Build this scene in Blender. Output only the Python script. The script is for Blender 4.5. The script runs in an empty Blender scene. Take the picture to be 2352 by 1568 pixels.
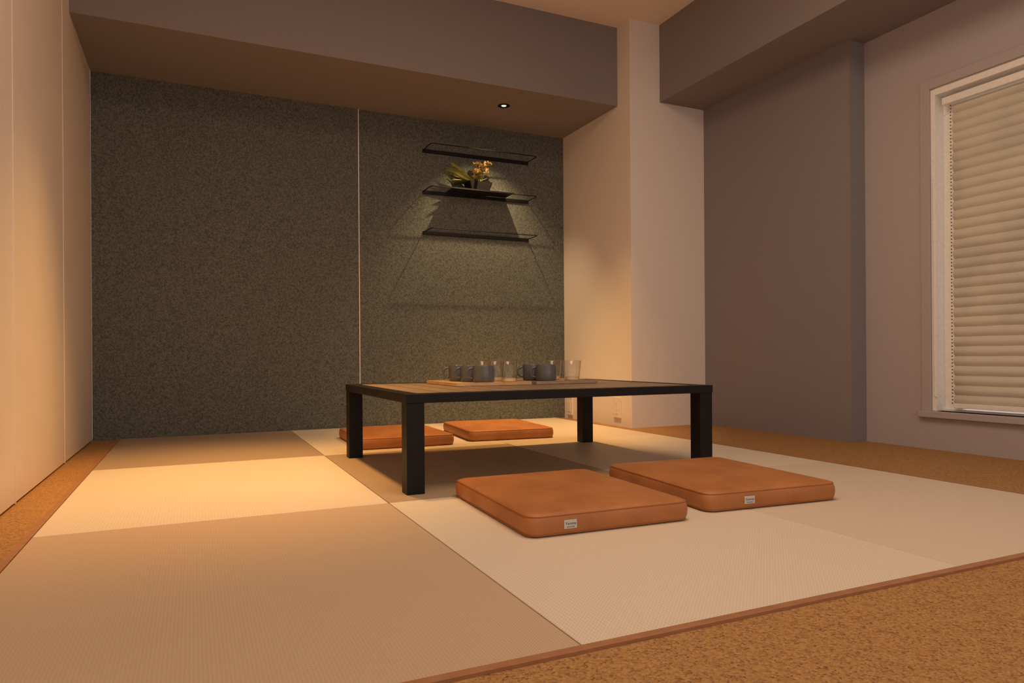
import bpy, bmesh, math, random
from mathutils import Vector, Matrix
random.seed(4)
C = bpy.context.scene.collection
scn = bpy.context.scene
S = 0.42                                   # metres per camera-height unit
XL,YW,ZS,XC,YC,ZC,YB,XD,ZR,XB,YP,XQ = [k*S for k in (-1.115,9.814,4.516,5.465,7.927,5.619,8.231,6.740,4.540,5.966,5.480,6.986)]
PI = math.pi

# ------------------------------------------------------------------ materials
def new_mat(name):
    m = bpy.data.materials.new(name); m.use_nodes = True
    nt = m.node_tree; b = nt.nodes['Principled BSDF']
    return m, nt, b
def math_node(nt, op, a, b=None):
    n = nt.nodes.new('ShaderNodeMath'); n.operation = op
    for i, v in enumerate((a, b)):
        if v is None: continue
        if isinstance(v, (int, float)): n.inputs[i].default_value = v
        else: nt.links.new(v, n.inputs[i])
    return n.outputs[0]
def surf(name, col, rough=.6, col2=None, scale=60, detail=4, bump=.0, bscale=None, metal=0, spec=.5, contrast=(.35,.65), coat=0, tex='noise'):
    m, nt, b = new_mat(name)
    b.inputs['Roughness'].default_value = rough
    b.inputs['Metallic'].default_value = metal
    b.inputs['Specular IOR Level'].default_value = spec
    b.inputs['Coat Weight'].default_value = coat
    geo = nt.nodes.new('ShaderNodeTexCoord')
    n = nt.nodes.new('ShaderNodeTexNoise'); n.inputs['Scale'].default_value = scale; n.inputs['Detail'].default_value = detail
    nt.links.new(geo.outputs['Object'], n.inputs['Vector'])
    r = nt.nodes.new('ShaderNodeValToRGB')
    c2 = col2 or tuple(x*.93 for x in col)
    r.color_ramp.elements[0].position = contrast[0]; r.color_ramp.elements[1].position = contrast[1]
    r.color_ramp.elements[0].color = (*c2, 1); r.color_ramp.elements[1].color = (*col, 1)
    nt.links.new(n.outputs['Fac'], r.inputs['Fac'])
    nt.links.new(r.outputs['Color'], b.inputs['Base Color'])
    if bump:
        n2 = nt.nodes.new('ShaderNodeTexNoise'); n2.inputs['Scale'].default_value = bscale or scale; n2.inputs['Detail'].default_value = 5
        nt.links.new(geo.outputs['Object'], n2.inputs['Vector'])
        bp = nt.nodes.new('ShaderNodeBump'); bp.inputs['Strength'].default_value = bump; bp.inputs['Distance'].default_value = .002
        nt.links.new(n2.outputs['Fac'], bp.inputs['Height']); nt.links.new(bp.outputs['Normal'], b.inputs['Normal'])
    return m
def tatami_mat_material(name, col, col2, px, py, rough):
    m, nt, b = new_mat(name)
    b.inputs['Roughness'].default_value = rough
    b.inputs['Specular IOR Level'].default_value = .45
    g = nt.nodes.new('ShaderNodeNewGeometry'); s = nt.nodes.new('ShaderNodeSeparateXYZ')
    nt.links.new(g.outputs['Position'], s.inputs[0])
    sx = math_node(nt, 'SINE', math_node(nt, 'MULTIPLY', s.outputs['X'], 2*PI/px))
    sy = math_node(nt, 'SINE', math_node(nt, 'MULTIPLY', s.outputs['Y'], 2*PI/py))
    h = math_node(nt, 'ADD', math_node(nt, 'MULTIPLY', math_node(nt, 'MULTIPLY', sx, sy), .35), math_node(nt, 'MULTIPLY', sx, .15))
    h = math_node(nt, 'ADD', h, .5)
    n = nt.nodes.new('ShaderNodeTexNoise'); n.inputs['Scale'].default_value = 350
    nt.links.new(g.outputs['Position'], n.inputs['Vector'])
    f = math_node(nt, 'ADD', math_node(nt, 'MULTIPLY', h, .7), math_node(nt, 'MULTIPLY', n.outputs['Fac'], .3))
    r = nt.nodes.new('ShaderNodeValToRGB')
    r.color_ramp.elements[0].position = .15; r.color_ramp.elements[1].position = .8
    r.color_ramp.elements[0].color = (*col2, 1); r.color_ramp.elements[1].color = (*col, 1)
    nt.links.new(f, r.inputs['Fac']); nt.links.new(r.outputs['Color'], b.inputs['Base Color'])
    bp = nt.nodes.new('ShaderNodeBump'); bp.inputs['Strength'].default_value = .35; bp.inputs['Distance'].default_value = .0012
    nt.links.new(h, bp.inputs['Height']); nt.links.new(bp.outputs['Normal'], b.inputs['Normal'])
    return m
def cork_material():
    m, nt, b = new_mat('cork'); b.inputs['Roughness'].default_value = .62
    g = nt.nodes.new('ShaderNodeNewGeometry')
    v = nt.nodes.new('ShaderNodeTexVoronoi'); v.inputs['Scale'].default_value = 280; v.inputs['Randomness'].default_value = 1
    n0 = nt.nodes.new('ShaderNodeTexNoise'); n0.inputs['Scale'].default_value = 200; n0.inputs['Detail'].default_value = 3
    nt.links.new(g.outputs['Position'], n0.inputs['Vector'])
    mx = nt.nodes.new('ShaderNodeVectorMath'); mx.operation = 'SCALE'; mx.inputs['Scale'].default_value = .010
    nt.links.new(n0.outputs['Color'], mx.inputs[0])
    ad = nt.nodes.new('ShaderNodeVectorMath'); ad.operation = 'ADD'
    nt.links.new(g.outputs['Position'], ad.inputs[0]); nt.links.new(mx.outputs[0], ad.inputs[1])
    nt.links.new(ad.outputs[0], v.inputs['Vector'])
    s = nt.nodes.new('ShaderNodeSeparateColor'); nt.links.new(v.outputs['Color'], s.inputs[0])
    f = math_node(nt, 'ADD', math_node(nt, 'MULTIPLY', s.outputs[0], .6), math_node(nt, 'MULTIPLY', n0.outputs['Fac'], .45))
    r = nt.nodes.new('ShaderNodeValToRGB'); e = r.color_ramp.elements
    e[0].position = .14; e[0].color = (.12, .046, .013, 1)
    e[1].position = .9; e[1].color = (.50, .285, .098, 1)
    k = e.new(.36); k.color = (.33, .158, .045, 1)
    nt.links.new(f, r.inputs['Fac']); nt.links.new(r.outputs['Color'], b.inputs['Base Color'])
    bp = nt.nodes.new('ShaderNodeBump'); bp.inputs['Strength'].default_value = .3; bp.inputs['Distance'].default_value = .001
    nt.links.new(f, bp.inputs['Height']); nt.links.new(bp.outputs['Normal'], b.inputs['Normal'])
    return m
M = {}
M['felt'] = surf('green_felt', (.178,.188,.170), .95, (.080,.086,.078), 152, 6, .6, 230, spec=.1, contrast=(.35,.65))
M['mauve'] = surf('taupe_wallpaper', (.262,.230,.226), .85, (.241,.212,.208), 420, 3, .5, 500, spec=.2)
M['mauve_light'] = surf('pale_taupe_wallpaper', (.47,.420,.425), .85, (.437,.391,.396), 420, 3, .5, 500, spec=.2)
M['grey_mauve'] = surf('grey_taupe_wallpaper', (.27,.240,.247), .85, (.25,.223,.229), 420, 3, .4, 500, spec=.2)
M['cream'] = surf('cream_wallpaper', (.82,.75,.69), .85, (.78,.715,.66), 420, 3, .4, 500, spec=.2)
M['ceiling'] = surf('cream_ceiling', (.83,.73,.65), .85, None, 300, 3, .3, 400, spec=.2)
M['door'] = surf('cream_door_laminate', (.81,.71,.63), .38, (.79,.69,.61), 6, 2, .15, 300, spec=.4)
M['white_strip'] = surf('white_aluminium_strip', (.85,.80,.74), .4)
M['white'] = surf('white_painted_frame', (.92,.90,.87), .4)
M['cork'] = cork_material()
M['trimwood'] = surf('brown_edge_trim', (.40,.185,.085), .5, (.34,.155,.07), 40)
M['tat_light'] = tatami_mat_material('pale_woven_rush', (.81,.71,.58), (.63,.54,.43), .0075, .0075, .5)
M['tat_mid'] = tatami_mat_material('sheen_toned_rush', (.76,.65,.52), (.59,.495,.39), .0055, .0075, .5)  # tan rush seen along its weave; the sheen is painted in as a paler tone
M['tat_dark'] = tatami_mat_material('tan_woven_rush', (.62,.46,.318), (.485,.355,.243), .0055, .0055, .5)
M['tat_shade'] = tatami_mat_material('shaded_tan_rush', (.46,.345,.245), (.355,.263,.187), .0055, .0055, .5)  # tan rush darkened: shade under the table and in the corner put into its colour
M['black'] = surf('black_wood', (.009,.008,.008), .5, (.006,.006,.006), 30, bump=.1, spec=.25)
M['black_metal'] = surf('black_metal', (.008,.008,.008), .55, metal=.0, spec=.2)
M['leather'] = surf('tan_leather', (.49,.200,.068), .52, (.36,.138,.044), 11, 9, .4, 240, contrast=(.28,.72), spec=.4)
M['piping'] = surf('tan_leather_piping', (.40,.155,.050), .5, bump=.2)
M['tag'] = surf('pale_woven_tag', (.62,.64,.62), .7)
M['ink'] = surf('dark_tag_ink', (.03,.035,.04), .7)
M['tray'] = surf('light_wood_tray', (.66,.44,.23), .5, (.54,.34,.17), 18, 6)
M['tray_grey'] = surf('grey_brown_wood_tray', (.40,.29,.19), .5, (.32,.22,.14), 18, 6)
M['mug'] = surf('blue_grey_glaze', (.105,.113,.122), .28, (.085,.093,.10), 40, coat=.3)
M['pot'] = surf('dark_brown_ceramic', (.014,.010,.008), .6, spec=.2)
M['leaf'] = surf('yellow_green_leaf', (.34,.31,.11), .55, (.07,.10,.035), 12)
M['flower'] = surf('golden_dried_flower', (.48,.35,.15), .7, (.13,.075,.028), 30)
M['plate'] = surf('cream_switch_plate', (.82,.74,.66), .4)
M['hole'] = surf('dark_cord', (.05,.04,.035), .6)
M['slot'] = surf('beige_socket_slot', (.42,.36,.30), .6)
def slat_top():
    m, nt, b = new_mat('grey_brown_slatted_wood'); b.inputs['Roughness'].default_value = .45
    g = nt.nodes.new('ShaderNodeTexCoord'); s = nt.nodes.new('ShaderNodeSeparateXYZ'); nt.links.new(g.outputs['Object'], s.inputs[0])
    w = math_node(nt, 'GREATER_THAN', math_node(nt, 'FRACT', math_node(nt, 'MULTIPLY', s.outputs['X'], 1/.09)), .06)
    n = nt.nodes.new('ShaderNodeTexNoise'); n.inputs['Scale'].default_value = 8; n.inputs['Detail'].default_value = 6
    mp = nt.nodes.new('ShaderNodeMapping'); mp.inputs['Scale'].default_value = (8, 1, 1)
    nt.links.new(g.outputs['Object'], mp.inputs[0]); nt.links.new(mp.outputs[0], n.inputs['Vector'])
    r = nt.nodes.new('ShaderNodeValToRGB'); r.color_ramp.elements[0].color = (.17,.115,.075,1); r.color_ramp.elements[1].color = (.36,.255,.17,1)
    nt.links.new(n.outputs['Fac'], r.inputs['Fac'])
    mix = nt.nodes.new('ShaderNodeMix'); mix.data_type = 'RGBA'; mix.inputs[6].default_value = (.02,.015,.01,1)
    nt.links.new(w, mix.inputs[0]); nt.links.new(r.outputs['Color'], mix.inputs[7]); nt.links.new(mix.outputs[2], b.inputs['Base Color'])
    return m
M['slats'] = slat_top()
def glass(name, tint, lo, hi):
    m = bpy.data.materials.new(name); m.use_nodes = True; nt = m.node_tree; nt.nodes.remove(nt.nodes['Principled BSDF'])
    t = nt.nodes.new('ShaderNodeBsdfTransparent'); t.inputs[0].default_value = (*tint, 1)
    gl = nt.nodes.new('ShaderNodeBsdfGlossy'); gl.inputs['Roughness'].default_value = .04; gl.inputs[0].default_value = (1,1,1,1)
    lw = nt.nodes.new('ShaderNodeLayerWeight'); lw.inputs[0].default_value = .5
    pw = math_node(nt, 'POWER', lw.outputs['Facing'], 3.5)
    mr = nt.nodes.new('ShaderNodeMapRange'); mr.inputs[3].default_value = lo; mr.inputs[4].default_value = hi
    nt.links.new(pw, mr.inputs[0])
    mx = nt.nodes.new('ShaderNodeMixShader'); nt.links.new(mr.outputs[0], mx.inputs[0]); nt.links.new(t.outputs[0], mx.inputs[1]); nt.links.new(gl.outputs[0], mx.inputs[2])
    nt.links.new(mx.outputs[0], nt.nodes['Material Output'].inputs['Surface'])
    return m
M['glass'] = glass('clear_glass', (.97,.97,.96), .05, .8)
m_, nt_, b_ = new_mat('glint_tinted_base'); b_.inputs['Transmission Weight'].default_value = .35; b_.inputs['Roughness'].default_value = .12; b_.inputs['Base Color'].default_value = (1,.78,.50,1)  # amber tint paints warm glints into the clear tumbler base
n_ = nt_.nodes.new('ShaderNodeTexNoise'); n_.inputs['Scale'].default_value = 80
bp_ = nt_.nodes.new('ShaderNodeBump'); bp_.inputs['Strength'].default_value = .3; nt_.links.new(n_.outputs['Fac'], bp_.inputs['Height']); nt_.links.new(bp_.outputs['Normal'], b_.inputs['Normal'])
M['glass_base'] = m_
M['pane'] = glass('window_glass', (.92,.94,.95), .03, .5)
def blind_mat():
    m, nt, b = new_mat('cream_pleated_fabric'); b.inputs['Roughness'].default_value = .9
    g = nt.nodes.new('ShaderNodeTexCoord')
    n = nt.nodes.new('ShaderNodeTexNoise'); n.inputs['Scale'].default_value = 3.5; n.inputs['Detail'].default_value = 5
    nt.links.new(g.outputs['Object'], n.inputs['Vector'])
    r = nt.nodes.new('ShaderNodeValToRGB'); r.color_ramp.elements[0].position = .3; r.color_ramp.elements[1].position = .55
    r.color_ramp.elements[0].color = (.50,.455,.375,1); r.color_ramp.elements[1].color = (.63,.575,.465,1)
    nt.links.new(n.outputs['Fac'], r.inputs['Fac']); nt.links.new(r.outputs['Color'], b.inputs['Base Color'])
    t = nt.nodes.new('ShaderNodeBsdfTranslucent'); nt.links.new(r.outputs['Color'], t.inputs['Color'])
    mx = nt.nodes.new('ShaderNodeMixShader'); mx.inputs[0].default_value = .12
    nt.links.new(b.outputs[0], mx.inputs[1]); nt.links.new(t.outputs[0], mx.inputs[2])
    nt.links.new(mx.outputs[0], nt.nodes['Material Output'].inputs['Surface'])
    return m
M['blind'] = blind_mat()
def emit(name, col, st):
    m, nt, b = new_mat(name); b.inputs['Emission Color'].default_value = (*col,1); b.inputs['Emission Strength'].default_value = st
    b.inputs['Base Color'].default_value = (*col,1)
    return m
M['glow'] = emit('warm_lamp_glow', (1,.72,.42), 6)

# ------------------------------------------------------------------ mesh helpers
def box(bm, x0, x1, y0, y1, z0, z1, bev=0):
    vs = [bm.verts.new((x, y, z)) for z in (z0, z1) for x, y in ((x0,y0),(x1,y0),(x1,y1),(x0,y1))]
    fs = [bm.faces.new([vs[i] for i in f]) for f in ((3,2,1,0),(4,5,6,7),(0,1,5,4),(1,2,6,5),(2,3,7,6),(3,0,4,7))]
    if bev:
        es = list({e for f in fs for e in f.edges})
        bmesh.ops.bevel(bm, geom=es, offset=bev, segments=3, profile=.5, affect='EDGES')
def tube(bm, pts, r, n=8, closed=False):
    pts = [Vector(p) for p in pts]; rings = []; N = len(pts)
    up = None
    for i, p in enumerate(pts):
        a = pts[i-1] if (i > 0 or closed) else pts[i]; b = pts[(i+1) % N] if (i < N-1 or closed) else pts[i]
        t = (b-a).normalized()
        if up is None: up = Vector((0,0,1)) if abs(t.z) < .9 else Vector((1,0,0))
        s = t.cross(up)
        if s.length < 1e-5: s = t.orthogonal()
        s.normalize(); u = s.cross(t).normalized(); up = u
        rings.append([bm.verts.new(p + (s*math.cos(2*PI*k/n) + u*math.sin(2*PI*k/n))*r) for k in range(n)])
    for i in range(N if closed else N-1):
        A, B = rings[i], rings[(i+1) % N]
        for k in range(n): bm.faces.new((A[k], A[(k+1)%n], B[(k+1)%n], B[k]))
    if not closed:
        bm.faces.new(rings[0][::-1]); bm.faces.new(rings[-1])
def lathe(bm, prof, n=40, cx=0, cy=0):
    rings = []
    for r, z in prof:
        if r < 1e-6: rings.append([bm.verts.new((cx, cy, z))])
        else: rings.append([bm.verts.new((cx+r*math.cos(2*PI*k/n), cy+r*math.sin(2*PI*k/n), z)) for k in range(n)])
    for A, B in zip(rings, rings[1:]):
        for k in range(n):
            a, b = A[k % len(A)], A[(k+1) % len(A)]; c, d = B[(k+1) % len(B)], B[k % len(B)]
            f = []
            for v in (a, b, c, d):
                if v not in f: f.append(v)
            if len(f) > 2: bm.faces.new(f)
def obj(name, bm, mat, parent=None, smooth=False, fix=True):
    if fix: bmesh.ops.recalc_face_normals(bm, faces=bm.faces)
    me = bpy.data.meshes.new(name); bm.to_mesh(me); bm.free(); me.materials.append(mat)
    if smooth:
        for p in me.polygons: p.use_smooth = True
    o = bpy.data.objects.new(name, me); C.objects.link(o)
    if parent: o.parent = parent
    return o
def BM(): return bmesh.new()
def empty(name, loc=(0,0,0), rz=0):
    o = bpy.data.objects.new(name, None); o.empty_display_size = .05; C.objects.link(o); o.location = loc; o.rotation_euler = (0,0,rz); return o
def tag(o, label, cat, group=None):
    o['label'] = label; o['category'] = cat
    if group: o['group'] = group
    return o
def struct(name, bm, mat, parent=None):
    o = obj(name, bm, mat, parent)
    if not parent: o['kind'] = 'structure'
    return o
def dup(root, loc, rz, label):
    r = root.copy(); C.objects.link(r); r.location = loc; r.rotation_euler = (0,0,rz); r['label'] = label
    for ch in list(root.children):
        c = ch.copy(); C.objects.link(c); c.parent = r
        for g in ch.children:
            d = g.copy(); C.objects.link(d); d.parent = c
    return r

# ------------------------------------------------------------------ the room
Y0 = -2.0*S; T = .12
b = BM(); box(b, XL-T, XQ+T, Y0, YW+T, -.1, 0); struct('floor', b, M['cork'])
b = BM(); box(b, XL-T, XQ+T, Y0, YW+T, ZC, ZC+.1); struct('ceiling', b, M['ceiling'])
b = BM(); box(b, XL, XC, YW, YW+T, 0, ZC); struct('wall_back', b, M['felt'])
b = BM(); box(b, XL-T, XL-.02, Y0, YW+T, 0, ZC); struct('wall_left', b, M['door'])
b = BM(); box(b, XC, XD, YC, YW+T, 0, ZC); struct('wall_corner', b, M['cream'])
b = BM(); box(b, XD, XQ+T, YP, YW+T, 0, ZC); struct('wall_pilaster', b, M['grey_mauve'])
b = BM(); box(b, XL, XC, YB, YW, ZS, ZC); struct('wall_beam_back', b, M['mauve'])
b = BM(); box(b, XB, XD, Y0, YC, ZR, ZC); box(b, XD, XQ, Y0, YP, ZR, ZC); struct('wall_beam_right', b, M['mauve'])
WY0, WY1, WZ0, WZ1 = 1.6*S, 4.709*S, .40*S, 3.74*S
b = BM()
box(b, XQ, XQ+T, WY1, YP, 0, ZC); box(b, XQ, XQ+T, Y0, WY0, 0, ZC)
box(b, XQ, XQ+T, WY0, WY1, 0, WZ0); box(b, XQ, XQ+T, WY0, WY1, WZ1, ZC)
struct('wall_right', b, M['mauve_light'])
# left sliding panels
edges = [9.820, 7.80, 5.76, 3.72, 1.68, -.36, -2.0]
for i in range(len(edges)-1):
    b = BM(); box(b, XL-.02, XL, edges[i+1]*S+.004, edges[i]*S-.004, .006, ZC-.002, .0015)
    d = struct('door_%d' % (i+1), b, M['door'])
for i, e in enumerate(edges[1:3]):
    b = BM(); box(b, XL-.019, XL+.0015, e*S-.0035, e*S+.0035, .004, ZC-.003); struct('trim_%d' % (10+i), b, M['white_strip'])
# seam strip in felt wall
sx = 2.153*S
b = BM(); box(b, sx-.0025, sx+.0025, YW-.002, YW+.002, 0, ZS); struct('trim_1', b, M['white_strip'])
# floor trims round the mats
cols = [-.82, 1.203, 3.235, 5.274]; rows = [2.051, 4.619, 7.146, 9.80]
tw = .040
b = BM(); box(b, (cols[0]-tw)*S, cols[0]*S, (rows[0]-tw)*S, rows[3]*S, 0, .005); struct('trim_2', b, M['trimwood'])
b = BM(); box(b, cols[0]*S, cols[3]*S, (rows[0]-tw)*S, rows[0]*S, 0, .005); struct('trim_3', b, M['trimwood'])
b = BM(); box(b, cols[3]*S, (cols[3]+tw)*S, (rows[0]-tw)*S, rows[3]*S, 0, .005); struct('trim_4', b, M['trimwood'])
ML = {
 (0,0):'tan woven mat filling the bottom left foreground of the photo',
 (1,0):'pale woven mat under the near left tan cushion with front edge by the cork',
 (2,0):'woven mat with painted-in sheen at the lower right corner of the mat area',
 (0,1):'brightly lit pale mat left of the near left table leg',
 (1,1):'tan mat with painted-in shade directly under the black low table',
 (2,1):'pale mat to the right of the black table, middle of the right column',
 (0,2):'tan mat with painted-in shade in the far left corner against the green wall',
 (1,2):'pale mat under the two far cushions along the green wall',
 (2,2):'far right mat beside the white corner column'}
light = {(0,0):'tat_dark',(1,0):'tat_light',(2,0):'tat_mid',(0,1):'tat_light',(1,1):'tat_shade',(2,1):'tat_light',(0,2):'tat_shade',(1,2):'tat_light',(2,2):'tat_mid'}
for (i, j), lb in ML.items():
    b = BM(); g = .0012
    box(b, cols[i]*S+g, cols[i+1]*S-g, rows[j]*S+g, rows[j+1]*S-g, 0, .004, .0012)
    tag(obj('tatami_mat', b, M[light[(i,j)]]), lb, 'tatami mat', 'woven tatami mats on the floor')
FZ = .004

# ------------------------------------------------------------------ window and blind
w = empty('window_1', (XQ, (WY0+WY1)/2, WZ0)); w['kind'] = 'structure'
def wobj(name, fn, mat):
    b = BM(); fn(b); bmesh.ops.translate(b, verts=b.verts, vec=(-XQ, -(WY0+WY1)/2, -WZ0)); return obj(name, b, mat, w)
cw = .10*S
def casing(b):
    box(b, XQ-.008, XQ, WY1, WY1+cw, WZ0-.02, WZ1+cw, .002); box(b, XQ-.008, XQ, WY0-cw, WY0, WZ0-.02, WZ1+cw, .002)
    box(b, XQ-.008, XQ, WY0, WY1, WZ1, WZ1+cw, .002)
wobj('window_casing', casing, M['mauve_light'])
wobj('window_sill', lambda b: box(b, XQ-.022, XQ+.06, WY0-cw-.01, WY1+cw+.01, WZ0-.028, WZ0, .003), M['mauve_light'])
def fr(b):
    f = .045*S
    box(b, XQ+.003, XQ+.085, WY1-f, WY1, WZ0, WZ1, .001); box(b, XQ+.003, XQ+.085, WY0, WY0+f, WZ0, WZ1, .001)
    box(b, XQ+.003, XQ+.085, WY0+f, WY1-f, WZ1-f*1.6, WZ1, .001); box(b, XQ+.045, XQ+.084, WY0+f, WY1-f, WZ0, WZ0+f*.5, .001)
    box(b, XQ+.063, XQ+.083, WY1-f-.075, WY1-f+.002, WZ0, WZ1-f, .001)
    box(b, XQ+.0605, XQ+.082, WY0+f, WY1-f, WZ1-f-.09, WZ1-f, .001)
wobj('window_frame', fr, M['white'])
wobj('pane', lambda b: box(b, XQ+.090, XQ+.094, WY0, WY1, WZ0, WZ1), M['pane'])
bl = empty('pleated_blind', (XQ+.04, (WY0+WY1)/2, WZ0)); tag(bl, 'cream pleated blind with bead chain hanging in the window at right', 'blind')
o_bl = Vector((XQ+.04, (WY0+WY1)/2, WZ0))
def bobj(name, fn, mat, smooth=False):
    b = BM(); fn(b); bmesh.ops.translate(b, verts=b.verts, vec=-o_bl); return obj(name, b, mat, bl, smooth)
BZ1 = WZ1-.19*S; BZ0 = WZ0+.03; BY1 = WY1-.045*S-.055; BY0 = WY0+.03
bobj('headrail', lambda b: box(b, XQ+.012, XQ+.058, BY0, BY1+.03, BZ1, BZ1+.03, .002), M['white'])
bobj('bottom_rail', lambda b: box(b, XQ+.03, XQ+.05, BY0, BY1, BZ0-.014, BZ0+.006, .002), M['white'])
def pleats(b):
    n = 31; ny = 60; prof = ((0,.011),(.10,.007),(.26,.0025),(.42,.0003),(.52,0),(.66,.0015),(.82,.005)); grid = []
    for i in range(n):
        for ph, off in prof:
            z = BZ0 + (BZ1-BZ0)*(i+ph)/n
            row = []
            for k in range(ny+1):
                y = BY0 + (BY1-BY0)*k/ny
                wv = .0004*math.sin(y*37+i*1.7)
                row.append(b.verts.new((XQ+.033+off, y, z+wv)))
            grid.append(row)
    for A, B in zip(grid, grid[1:]):
        for k in range(ny): b.faces.new((A[k], A[k+1], B[k+1], B[k]))
bobj('fabric', pleats, M['blind'], False)
def cords(b):
    for k in range(90):
        z = BZ0 + (BZ1-BZ0)*(k+.5)/90
        lathe(b, [(0,z-.003),(.0026,z-.0015),(.0026,z+.0015),(0,z+.003)], 6, XQ+.028, BY1+.002)
bobj('guide_cord', cords, M['hole'])
def chain(b):
    yc, xc = WY1-.012, XQ-.004
    pts = []
    z1, z0 = BZ1, .62*S
    for k in range(40): pts.append((xc+.028-.028*min(1, k/12), yc+.004, z1-(z1-z0)*k/39))
    for k in range(1, 12): a = PI*k/12; pts.append((xc, yc-.018+.022*math.cos(a), z0-.03*math.sin(a)))
    for k in range(40): pts.append((xc+.028*max(0, (k-27)/12), yc-.040, z0+(z1-z0)*k/39))
    tube(b, pts, .0011, 6)
    for p, q in zip(pts, pts[1:]):
        L = (Vector(q)-Vector(p)).length; nn = max(1, int(L/.011))
        for j in range(nn):
            c = Vector(p).lerp(Vector(q), j/nn)
            lathe(b, [(0,c.z-.0024),(.0024,c.z),(0,c.z+.0024)], 6, c.x, c.y)
bobj('bead_chain', chain, M['white'])

# ------------------------------------------------------------------ low table
TX0, TX1, TY0, TY1, TZ = 1.38*S, 4.165*S, 4.80*S, 6.95*S, .7325*S
tc = Vector(((TX0+TX1)/2, (TY0+TY1)/2, FZ)); t = empty('low_table', tc)
tag(t, 'low black table with square legs and slatted wood top on the mats', 'table')
hx, hy, hz = (TX1-TX0)/2, (TY1-TY0)/2, TZ-FZ
rim = .028; lw = .056; fw = .05
b = BM()
box(b, -hx, hx, -hy, -hy+fw, hz-rim, hz, .0015); box(b, -hx, hx, hy-fw, hy, hz-rim, hz, .0015)
box(b, -hx, -hx+fw, -hy+fw, hy-fw, hz-rim, hz, .0015); box(b, hx-fw, hx, -hy+fw, hy-fw, hz-rim, hz, .0015)
obj('rim', b, M['black'], t)
b = BM(); box(b, -hx+fw, hx-fw, -hy+fw, hy-fw, hz-.018, hz-.001, .0005); obj('tabletop', b, M['slats'], t)
for sx_ in (-1, 1):
    for sy_ in (-1, 1):
        x = sx_*(hx-.002); y = sy_*(hy-.002)
        b = BM(); box(b, min(x, x-sx_*lw), max(x, x-sx_*lw), min(y, y-sy_*lw), max(y, y-sy_*lw), 0, hz-rim, .0015)
        obj('leg', b, M['black'], t)

# ------------------------------------------------------------------ floor cushions
def rr(hx, hy, r, n=10):
    pts = []
    for cx, cy, a0 in ((hx-r, hy-r, 0), (-hx+r, hy-r, 90), (-hx+r, -hy+r, 180), (hx-r, -hy+r, 270)):
        for k in range(n+1):
            a = math.radians(a0+90*k/n); pts.append((cx+r*math.cos(a), cy+r*math.sin(a)))
    out = []
    for i, p in enumerate(pts):
        q = pts[(i+1) % len(pts)]; out.append(p)
        L = math.hypot(q[0]-p[0], q[1]-p[1])
        if L > .1:
            for k in range(1, 12): out.append((p[0]+(q[0]-p[0])*k/12, p[1]+(q[1]-p[1])*k/12))
    return out
CW, CL = .535*S, .655*S
H0 = .052
def make_cushion(label, tagx):
    t = empty('floor_cushion'); tag(t, label, 'cushion', 'tan leather floor cushions around the low table')
    b = BM(); out = rr(CW, CL, .030)
    prof = [(0,0),(.5,0),(.93,0),(.985,.004),(1.0,.012),(1.006,.026),(1.0,H0-.012),(.985,H0-.004),(.955,H0)]
    for s in (.9,.8,.68,.55,.42,.28,.14): prof.append((s, H0+.009*(1-s**2.2)))
    rings = []
    for s, z in prof:
        if s == 0: rings.append([b.verts.new((0,0,z))]); continue
        sxx = s
        syy = (CL-(1-s)*CW)/CL if s > .2 else s*((CL-.8*CW)/CL)/.2
        rings.append([b.verts.new((x*sxx, y*syy, z)) for x, y in out])
    rings.append([b.verts.new((0,0,H0+.009))])
    n = len(out)
    for A, B in zip(rings, rings[1:]):
        for k in range(n):
            if len(A) == 1: b.faces.new((A[0], B[(k+1)%n], B[k]))
            elif len(B) == 1: b.faces.new((A[k], A[(k+1)%n], B[0]))
            else: b.faces.new((A[k], A[(k+1)%n], B[(k+1)%n], B[k]))
    obj('cover', b, M['leather'], t, True)
    for z, nm in ((H0-.0042,'piping'), (.0045,'piping')):
        b = BM(); k = .988; tube(b, [(x*k, y*k, z) for x, y in out], .0015, 6, True); obj(nm, b, M['piping'], t, True)
    b = BM(); tx = tagx
    box(b, tx-.0165, tx+.0165, -CL*1.0045-.0012, -CL*1.0045+.0006, .016, .036, .0003)
    tg = obj('tag', b, M['tag'], t); tg['label'] = 'small pale woven tag'
    for txt, z, sz in (('Yamma', .0248, .0092), ('FURNITURE', .0185, .0040)):
        cu = bpy.data.curves.new('lettering', 'FONT'); cu.body = txt; cu.size = sz; cu.align_x = 'CENTER'; cu.extrude = .0001
        tmp = bpy.data.objects.new('tmp', cu); C.objects.link(tmp)
        bpy.context.view_layer.update()
        me = bpy.data.meshes.new_from_object(tmp.evaluated_get(bpy.context.evaluated_depsgraph_get()))
        bpy.data.objects.remove(tmp)
        me.transform(Matrix.Translation((tx, -CL*1.0045-.0014, z)) @ Matrix.Rotation(PI/2, 4, 'X'))
        me.materials.clear(); me.materials.append(M['ink'])
        lo = bpy.data.objects.new('lettering', me); C.objects.link(lo); lo.parent = tg
    return t
c1 = make_cushion('tan leather cushion with pale tag, nearest in the foreground', -.119); R = math.radians
c1.location = (2.195*S, 3.985*S, FZ); c1.rotation_euler.z = R(-2)
c2 = dup(c1, (3.49*S, 4.025*S, FZ), R(-4), 'tan leather cushion with pale tag, right of the nearest cushion')
for ch in c2.children:
    if ch.name.startswith('tag'): ch.location.x += .028
dup(c1, (2.15*S, 7.99*S, FZ), R(-1)+PI, 'tan leather cushion behind the left legs of the black table')
dup(c1, (3.50*S, 8.09*S, FZ), R(-5)+PI, 'tan leather cushion behind the table near the green wall, right of its neighbour')

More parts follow.
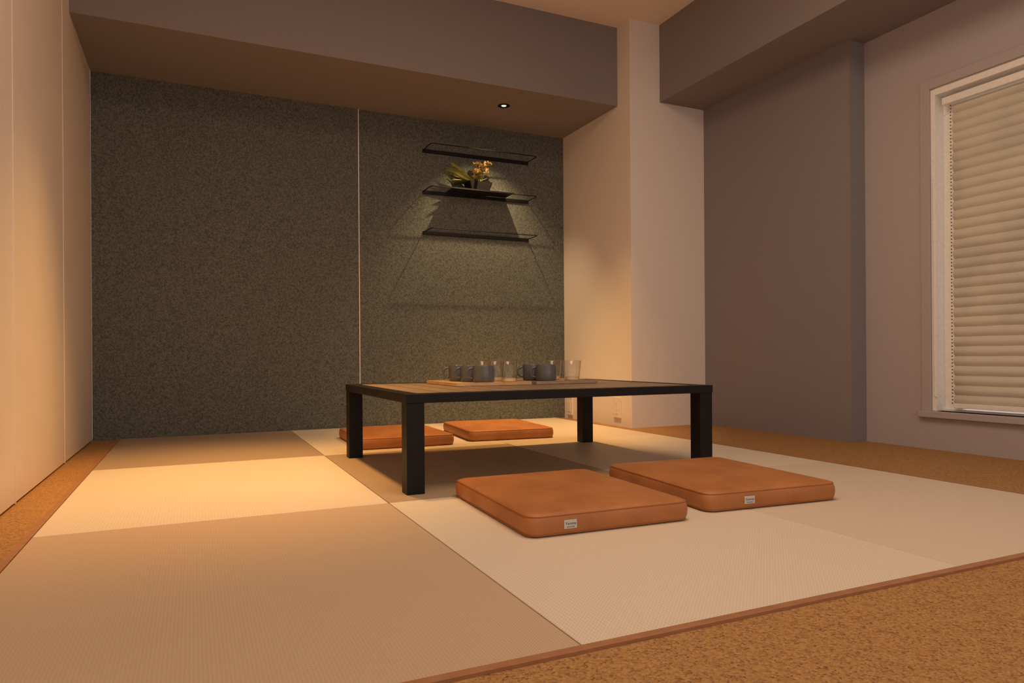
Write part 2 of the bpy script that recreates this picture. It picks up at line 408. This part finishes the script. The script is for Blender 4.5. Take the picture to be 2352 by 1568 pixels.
# ------------------------------------------------------------------ trays, mugs, glasses
def tray(x0, x1, y0, y1, label, mat='tray'):
    t = empty('serving_tray', ((x0+x1)/2, (y0+y1)/2, TZ)); tag(t, label, 'tray', 'wood trays on the low table')
    hx, hy = (x1-x0)/2, (y1-y0)/2
    b = BM(); box(b, -hx, hx, -hy, hy, 0, .010, .001); obj('base', b, M[mat], t)
    b = BM(); e = .008; z0, z1 = .010, .0125
    box(b, -hx, hx, -hy, -hy+e, z0, z1, .0006); box(b, -hx, hx, hy-e, hy, z0, z1, .0006)
    box(b, -hx, -hx+e, -hy+e, hy-e, z0, z1, .0006); box(b, hx-e, hx, -hy+e, hy-e, z0, z1, .0006)
    obj('edge', b, M[mat], t); return t
tray(2.13*S, 2.88*S, 5.80*S, 6.66*S, 'light wood tray holding three mugs and three glasses, left of the other tray')
tray(2.93*S, 3.60*S, 5.80*S, 6.66*S, 'grey brown wood tray holding two mugs and two glasses, right of the other tray', 'tray_grey')
TT = TZ+.0102
def make_mug(label):
    t = empty('mug'); tag(t, label, 'mug', 'blue grey mugs on the trays')
    b = BM(); h = .066; r = .043
    lathe(b, [(0,0),(.038,0),(.0415,.003),(.0428,.008),(r,.02),(r,h-.002),(r-.001,h),(r-.003,h),(r-.0035,h-.003),(r-.004,.012),(r-.010,.006),(0,.005)], 44)
    obj('body', b, M['mug'], t, True)
    b = BM(); pts = []
    for k in range(15):
        a = math.radians(-80+160*k/14); pts.append((-r+.001-.024*math.cos(a)**.8, 0, .036+.020*math.sin(a)))
    pts = [(-r+.002, 0, pts[0][2])]+pts+[(-r+.002, 0, pts[-1][2])]
    tube(b, pts, .0042, 10); obj('handle', b, M['mug'], t, True)
    return t
def make_glass(label):
    t = empty('drinking_glass'); tag(t, label, 'glass', 'clear drinking glasses on the trays')
    h = .082; r0 = .031; r1 = .039; w_ = .0018
    b = BM(); lathe(b, [(r0-.0001,.003),(r1,h-.0008),(r1-w_/2,h),(r1-w_,h-.0008),(r0-w_+.0004,.010)], 44)
    obj('glass_wall', b, M['glass'], t, True)
    b = BM(); lathe(b, [(0,.001),(r0-.006,0),(r0-.001,.0015),(r0-.0006,.004),(r0-w_,.015),(r0-.006,.0135),(0,.0125)], 44)
    obj('glass_base', b, M['glass_base'], t, True)
    return t
ma = R(-12)
m0 = make_mug('blue grey mug nearest on the left tray'); m0.location = (2.475*S, 6.0*S, TT); m0.rotation_euler.z = ma
dup(m0, (2.435*S, 6.22*S, TT), ma, 'blue grey mug between two others, middle of the left tray row')
dup(m0, (2.395*S, 6.44*S, TT), ma, 'blue grey mug at the far left end of the mug row')
dup(m0, (3.135*S, 6.0*S, TT), ma, 'blue grey mug nearest on the right tray')
dup(m0, (3.105*S, 6.23*S, TT), ma, 'blue grey mug behind its pair on the right tray')
g0 = make_glass('clear tumbler nearest on the left tray, right of the mugs'); g0.location = (2.735*S, 6.0*S, TT)
for x, y, lb in ((2.70,6.23,'clear tumbler in the middle behind the left tray mugs'), (2.66,6.46,'clear tumbler farthest back on the left tray'),
                 (3.425,6.0,'clear tumbler at the right end of the right tray'), (3.345,6.26,'clear tumbler between the right mugs and the rightmost tumbler')):
    dup(g0, (x*S, y*S, TT), 0, lb)

# ------------------------------------------------------------------ wall shelves
SX0, SX1, SD = 3.094*S, 4.820*S, .37*S
sc = (SX0+SX1)/2; hw = (SX1-SX0)/2
def make_shelf(z, label):
    t = empty('wall_shelf', (sc, YW, z)); tag(t, label, 'shelf', 'black wire shelves on the green wall')
    b = BM(); box(b, -hw, hw, -.012, 0, -.016, .005, .001); obj('back_bar', b, M['black_metal'], t)
    b = BM(); r = .012; P = [(-hw+.006, -.008, 0), (-hw+.006, -SD+r, 0), (-hw+.006+r, -SD, 0), (hw-.006-r, -SD, 0), (hw-.006, -SD+r, 0), (hw-.006, -.008, 0)]
    tube(b, P, .0029, 8); obj('wire_frame', b, M['black_metal'], t)
    return t
s0 = make_shelf(4.05*S, 'black wire shelf with nothing on it, above the plant')
ZM = 3.44*S
dup(s0, (sc, YW, ZM), 0, 'black wire shelf carrying the potted arrangement')
dup(s0, (sc, YW, 2.84*S), 0, 'black wire shelf lowest of the three, below the plant')
b = BM(); box(b, 3.45*S, 4.42*S, YW-SD+.004, YW-.012, ZM+.0052, ZM+.0085, .001)
tag(obj('display_board', b, M['black']), 'thin black board lying on the shelf under the plant pot', 'board')
PB = ZM+.0088
pl = empty('flower_arrangement', (3.90*S, YW-.080, PB)); tag(pl, 'dried golden flowers and green leaves in dark pot on shelf', 'flower arrangement')
b = BM()
def ring(hx, hy, z, r): return [b.verts.new((x, y, z)) for x, y in rr(hx, hy, r, 3) ]
R0 = ring(.062,.045,0,.01); R1 = ring(.080,.055,.056,.012); R2 = ring(.074,.049,.056,.01); R3 = ring(.067,.043,.03,.01)
for A, B_ in ((R0,R1),(R1,R2),(R2,R3)):
    n = min(len(A), len(B_))
    for k in range(n): b.faces.new((A[k], A[(k+1)%n], B_[(k+1)%n], B_[k]))
b.faces.new(R0[::-1]); b.faces.new(R3)
obj('pot', b, M['pot'], pl)
def leaf(b, base, az, el, L, W, droop):
    p = Vector(base); d = Vector((math.cos(az)*math.cos(el), math.sin(az)*math.cos(el), math.sin(el)))
    s = Vector((-math.sin(az), math.cos(az), 0)); s = (s + Vector((0,0,random.uniform(-.6,.6)))).normalized()
    prev = None; n = 8
    for k in range(n+1):
        u = k/n; wd = W*math.sin(PI*min(1, u*.92+.06))**.8*(1 if k < n else 0.02)
        q = [b.verts.new(p - s*wd), b.verts.new(p + Vector((0,0,-wd*.3))), b.verts.new(p + s*wd)]
        for vv in q: vv.co.y = min(vv.co.y, .072); vv.co.z = max(vv.co.z, .022)
        if prev:
            b.faces.new((prev[0], prev[1], q[1], q[0])); b.faces.new((prev[1], prev[2], q[2], q[1]))
        prev = q; d = (d + Vector((0,0,-droop/n))).normalized(); p = p + d*(L/n)
b = BM()
for k in range(46):
    left = k < 32
    az = random.uniform(PI*.88, PI*1.12) if left else random.uniform(0, 2*PI)
    el = R(random.uniform(12, 48)); L = random.uniform(.12, .23) if left else random.uniform(.07, .12)
    if math.sin(az) > .2: L *= .6
    leaf(b, (random.uniform(-.045,.01), random.uniform(-.015,.03), .050), az, el, L, random.uniform(.010,.019), random.uniform(-.1,.6))
obj('foliage', b, M['leaf'], pl, True, fix=False)
b = BM()
for k in range(40):
    c = Vector((random.gauss(.014,.026), random.gauss(-.004,.016), .118+random.gauss(0,.032)))
    c.x += (c.z-.118)*.5
    r = random.uniform(.009,.016)
    for j in range(6):
        a = 2*PI*j/6+random.random()
        leaf(b, c, a, R(random.uniform(0,70)), r*2.2, r*.7, -.6)
obj('blossom', b, M['flower'], pl, True, fix=False)
b = BM()
for k in range(9): tube(b, [(random.uniform(-.02,.02), random.uniform(-.015,.015), .03), (random.gauss(.02,.015), random.gauss(0,.012), .12)], .0012, 5)
obj('stem', b, M['leaf'], pl)

# ------------------------------------------------------------------ sockets on the corner column
def socket(y, z, w_, h_, label):
    t = empty('wall_socket', (XC, y, z)); tag(t, label, 'socket')
    b = BM(); box(b, -.010, 0, -w_/2, w_/2, -h_/2, h_/2, .002); obj('plate', b, M['plate'], t)
    b = BM(); box(b, -.0118, -.0099, -w_*.22, w_*.22, -h_*.32, h_*.32, .0006); obj('socket_face', b, M['plate'], t)
    for zz in (-h_*.16, h_*.16):
        for yy in (-.006, .006):
            b = BM(); box(b, -.0122, -.0116, yy-.0010, yy+.0010, zz-.004, zz+.004); obj('slot', b, M['slot'], t)
socket(8.27*S, .265*S, .072, .122, 'cream socket plate low on the white column near its front corner')
socket(9.62*S, .20*S, .066, .118, 'cream socket plate low on the column beside the green wall')

# ------------------------------------------------------------------ downlight
dl = empty('downlight', (3.99*S, 8.86*S, ZS)); tag(dl, 'small recessed downlight with dark ring in the beam underside', 'downlight')
b = BM(); lathe(b, [(.014,.0),(.016,-.0025),(.030,-.004),(.036,-.002),(.036,0)], 40); obj('ring', b, M['black_metal'], dl, True)
b = BM(); lathe(b, [(0,-.0015),(.012,-.0015),(.0145,0)], 32); obj('lamp', b, M['glow'], dl)

# ------------------------------------------------------------------ lights
def spot(loc, tgt, pw, size, blend, col, r=.03):
    l = bpy.data.lights.new('spot', 'SPOT'); l.energy = pw; l.spot_size = R(size); l.spot_blend = blend; l.color = col; l.shadow_soft_size = r
    o = bpy.data.objects.new('ceiling_spot', l); C.objects.link(o); o.location = loc
    o.rotation_euler = (Vector(tgt)-Vector(loc)).to_track_quat('-Z', 'Y').to_euler(); return o
def area(loc, rot, pw, sx, sy, col):
    l = bpy.data.lights.new('area', 'AREA'); l.shape = 'RECTANGLE'; l.size = sx; l.size_y = sy; l.energy = pw; l.color = col
    o = bpy.data.objects.new('overhead_fill', l); C.objects.link(o); o.location = loc; o.rotation_euler = rot; return o
warm = (1, .53, .16); mid = (1, .74, .51)
spot((3.99*S, 8.89*S, ZS-.012), (3.95*S, 9.80*S, 1.4*S), 46, 88, .8, (1,.68,.34), .010)
spot((3.9*S, 7.3*S, ZC-.02), (4.0*S, 8.2*S, 0), 220, 54, 1, warm, .05)
spot((.9*S, 6.5*S, ZC-.02), (.25*S, 6.25*S, 0), 275, 62, 1, warm, .10)
area((2.4*S, 3.2*S, ZC-.02), (0,0,0), 27, 1.1, 1.1, mid)  # unseen overhead fill, added to lift the room light
W = bpy.data.worlds.new('World'); scn.world = W; W.use_nodes = True
bg = W.node_tree.nodes['Background']; bg.inputs[0].default_value = (1,.81,.73,1); bg.inputs[1].default_value = .84

# ------------------------------------------------------------------ camera
f, yaw, rol, cy = 1589.1, .4324, .00685, 817.6
cd = bpy.data.cameras.new('camera'); cam = bpy.data.objects.new('camera', cd); C.objects.link(cam)
cd.sensor_width = 36; cd.lens = f/2352*36; cd.shift_y = (cy-784)/2352; cd.clip_start = .01
Fv = Vector((math.sin(yaw), math.cos(yaw), 0)); Rv = Vector((math.cos(yaw), -math.sin(yaw), 0)); Z = Vector((0,0,1))
R2 = Rv*math.cos(rol) - Z*math.sin(rol); U2 = Z*math.cos(rol) + Rv*math.sin(rol)
mw = Matrix(((R2.x,U2.x,-Fv.x,0),(R2.y,U2.y,-Fv.y,0),(R2.z,U2.z,-Fv.z,S),(0,0,0,1)))
cam.matrix_world = mw
scn.camera = cam
scn.view_settings.view_transform = 'Standard'
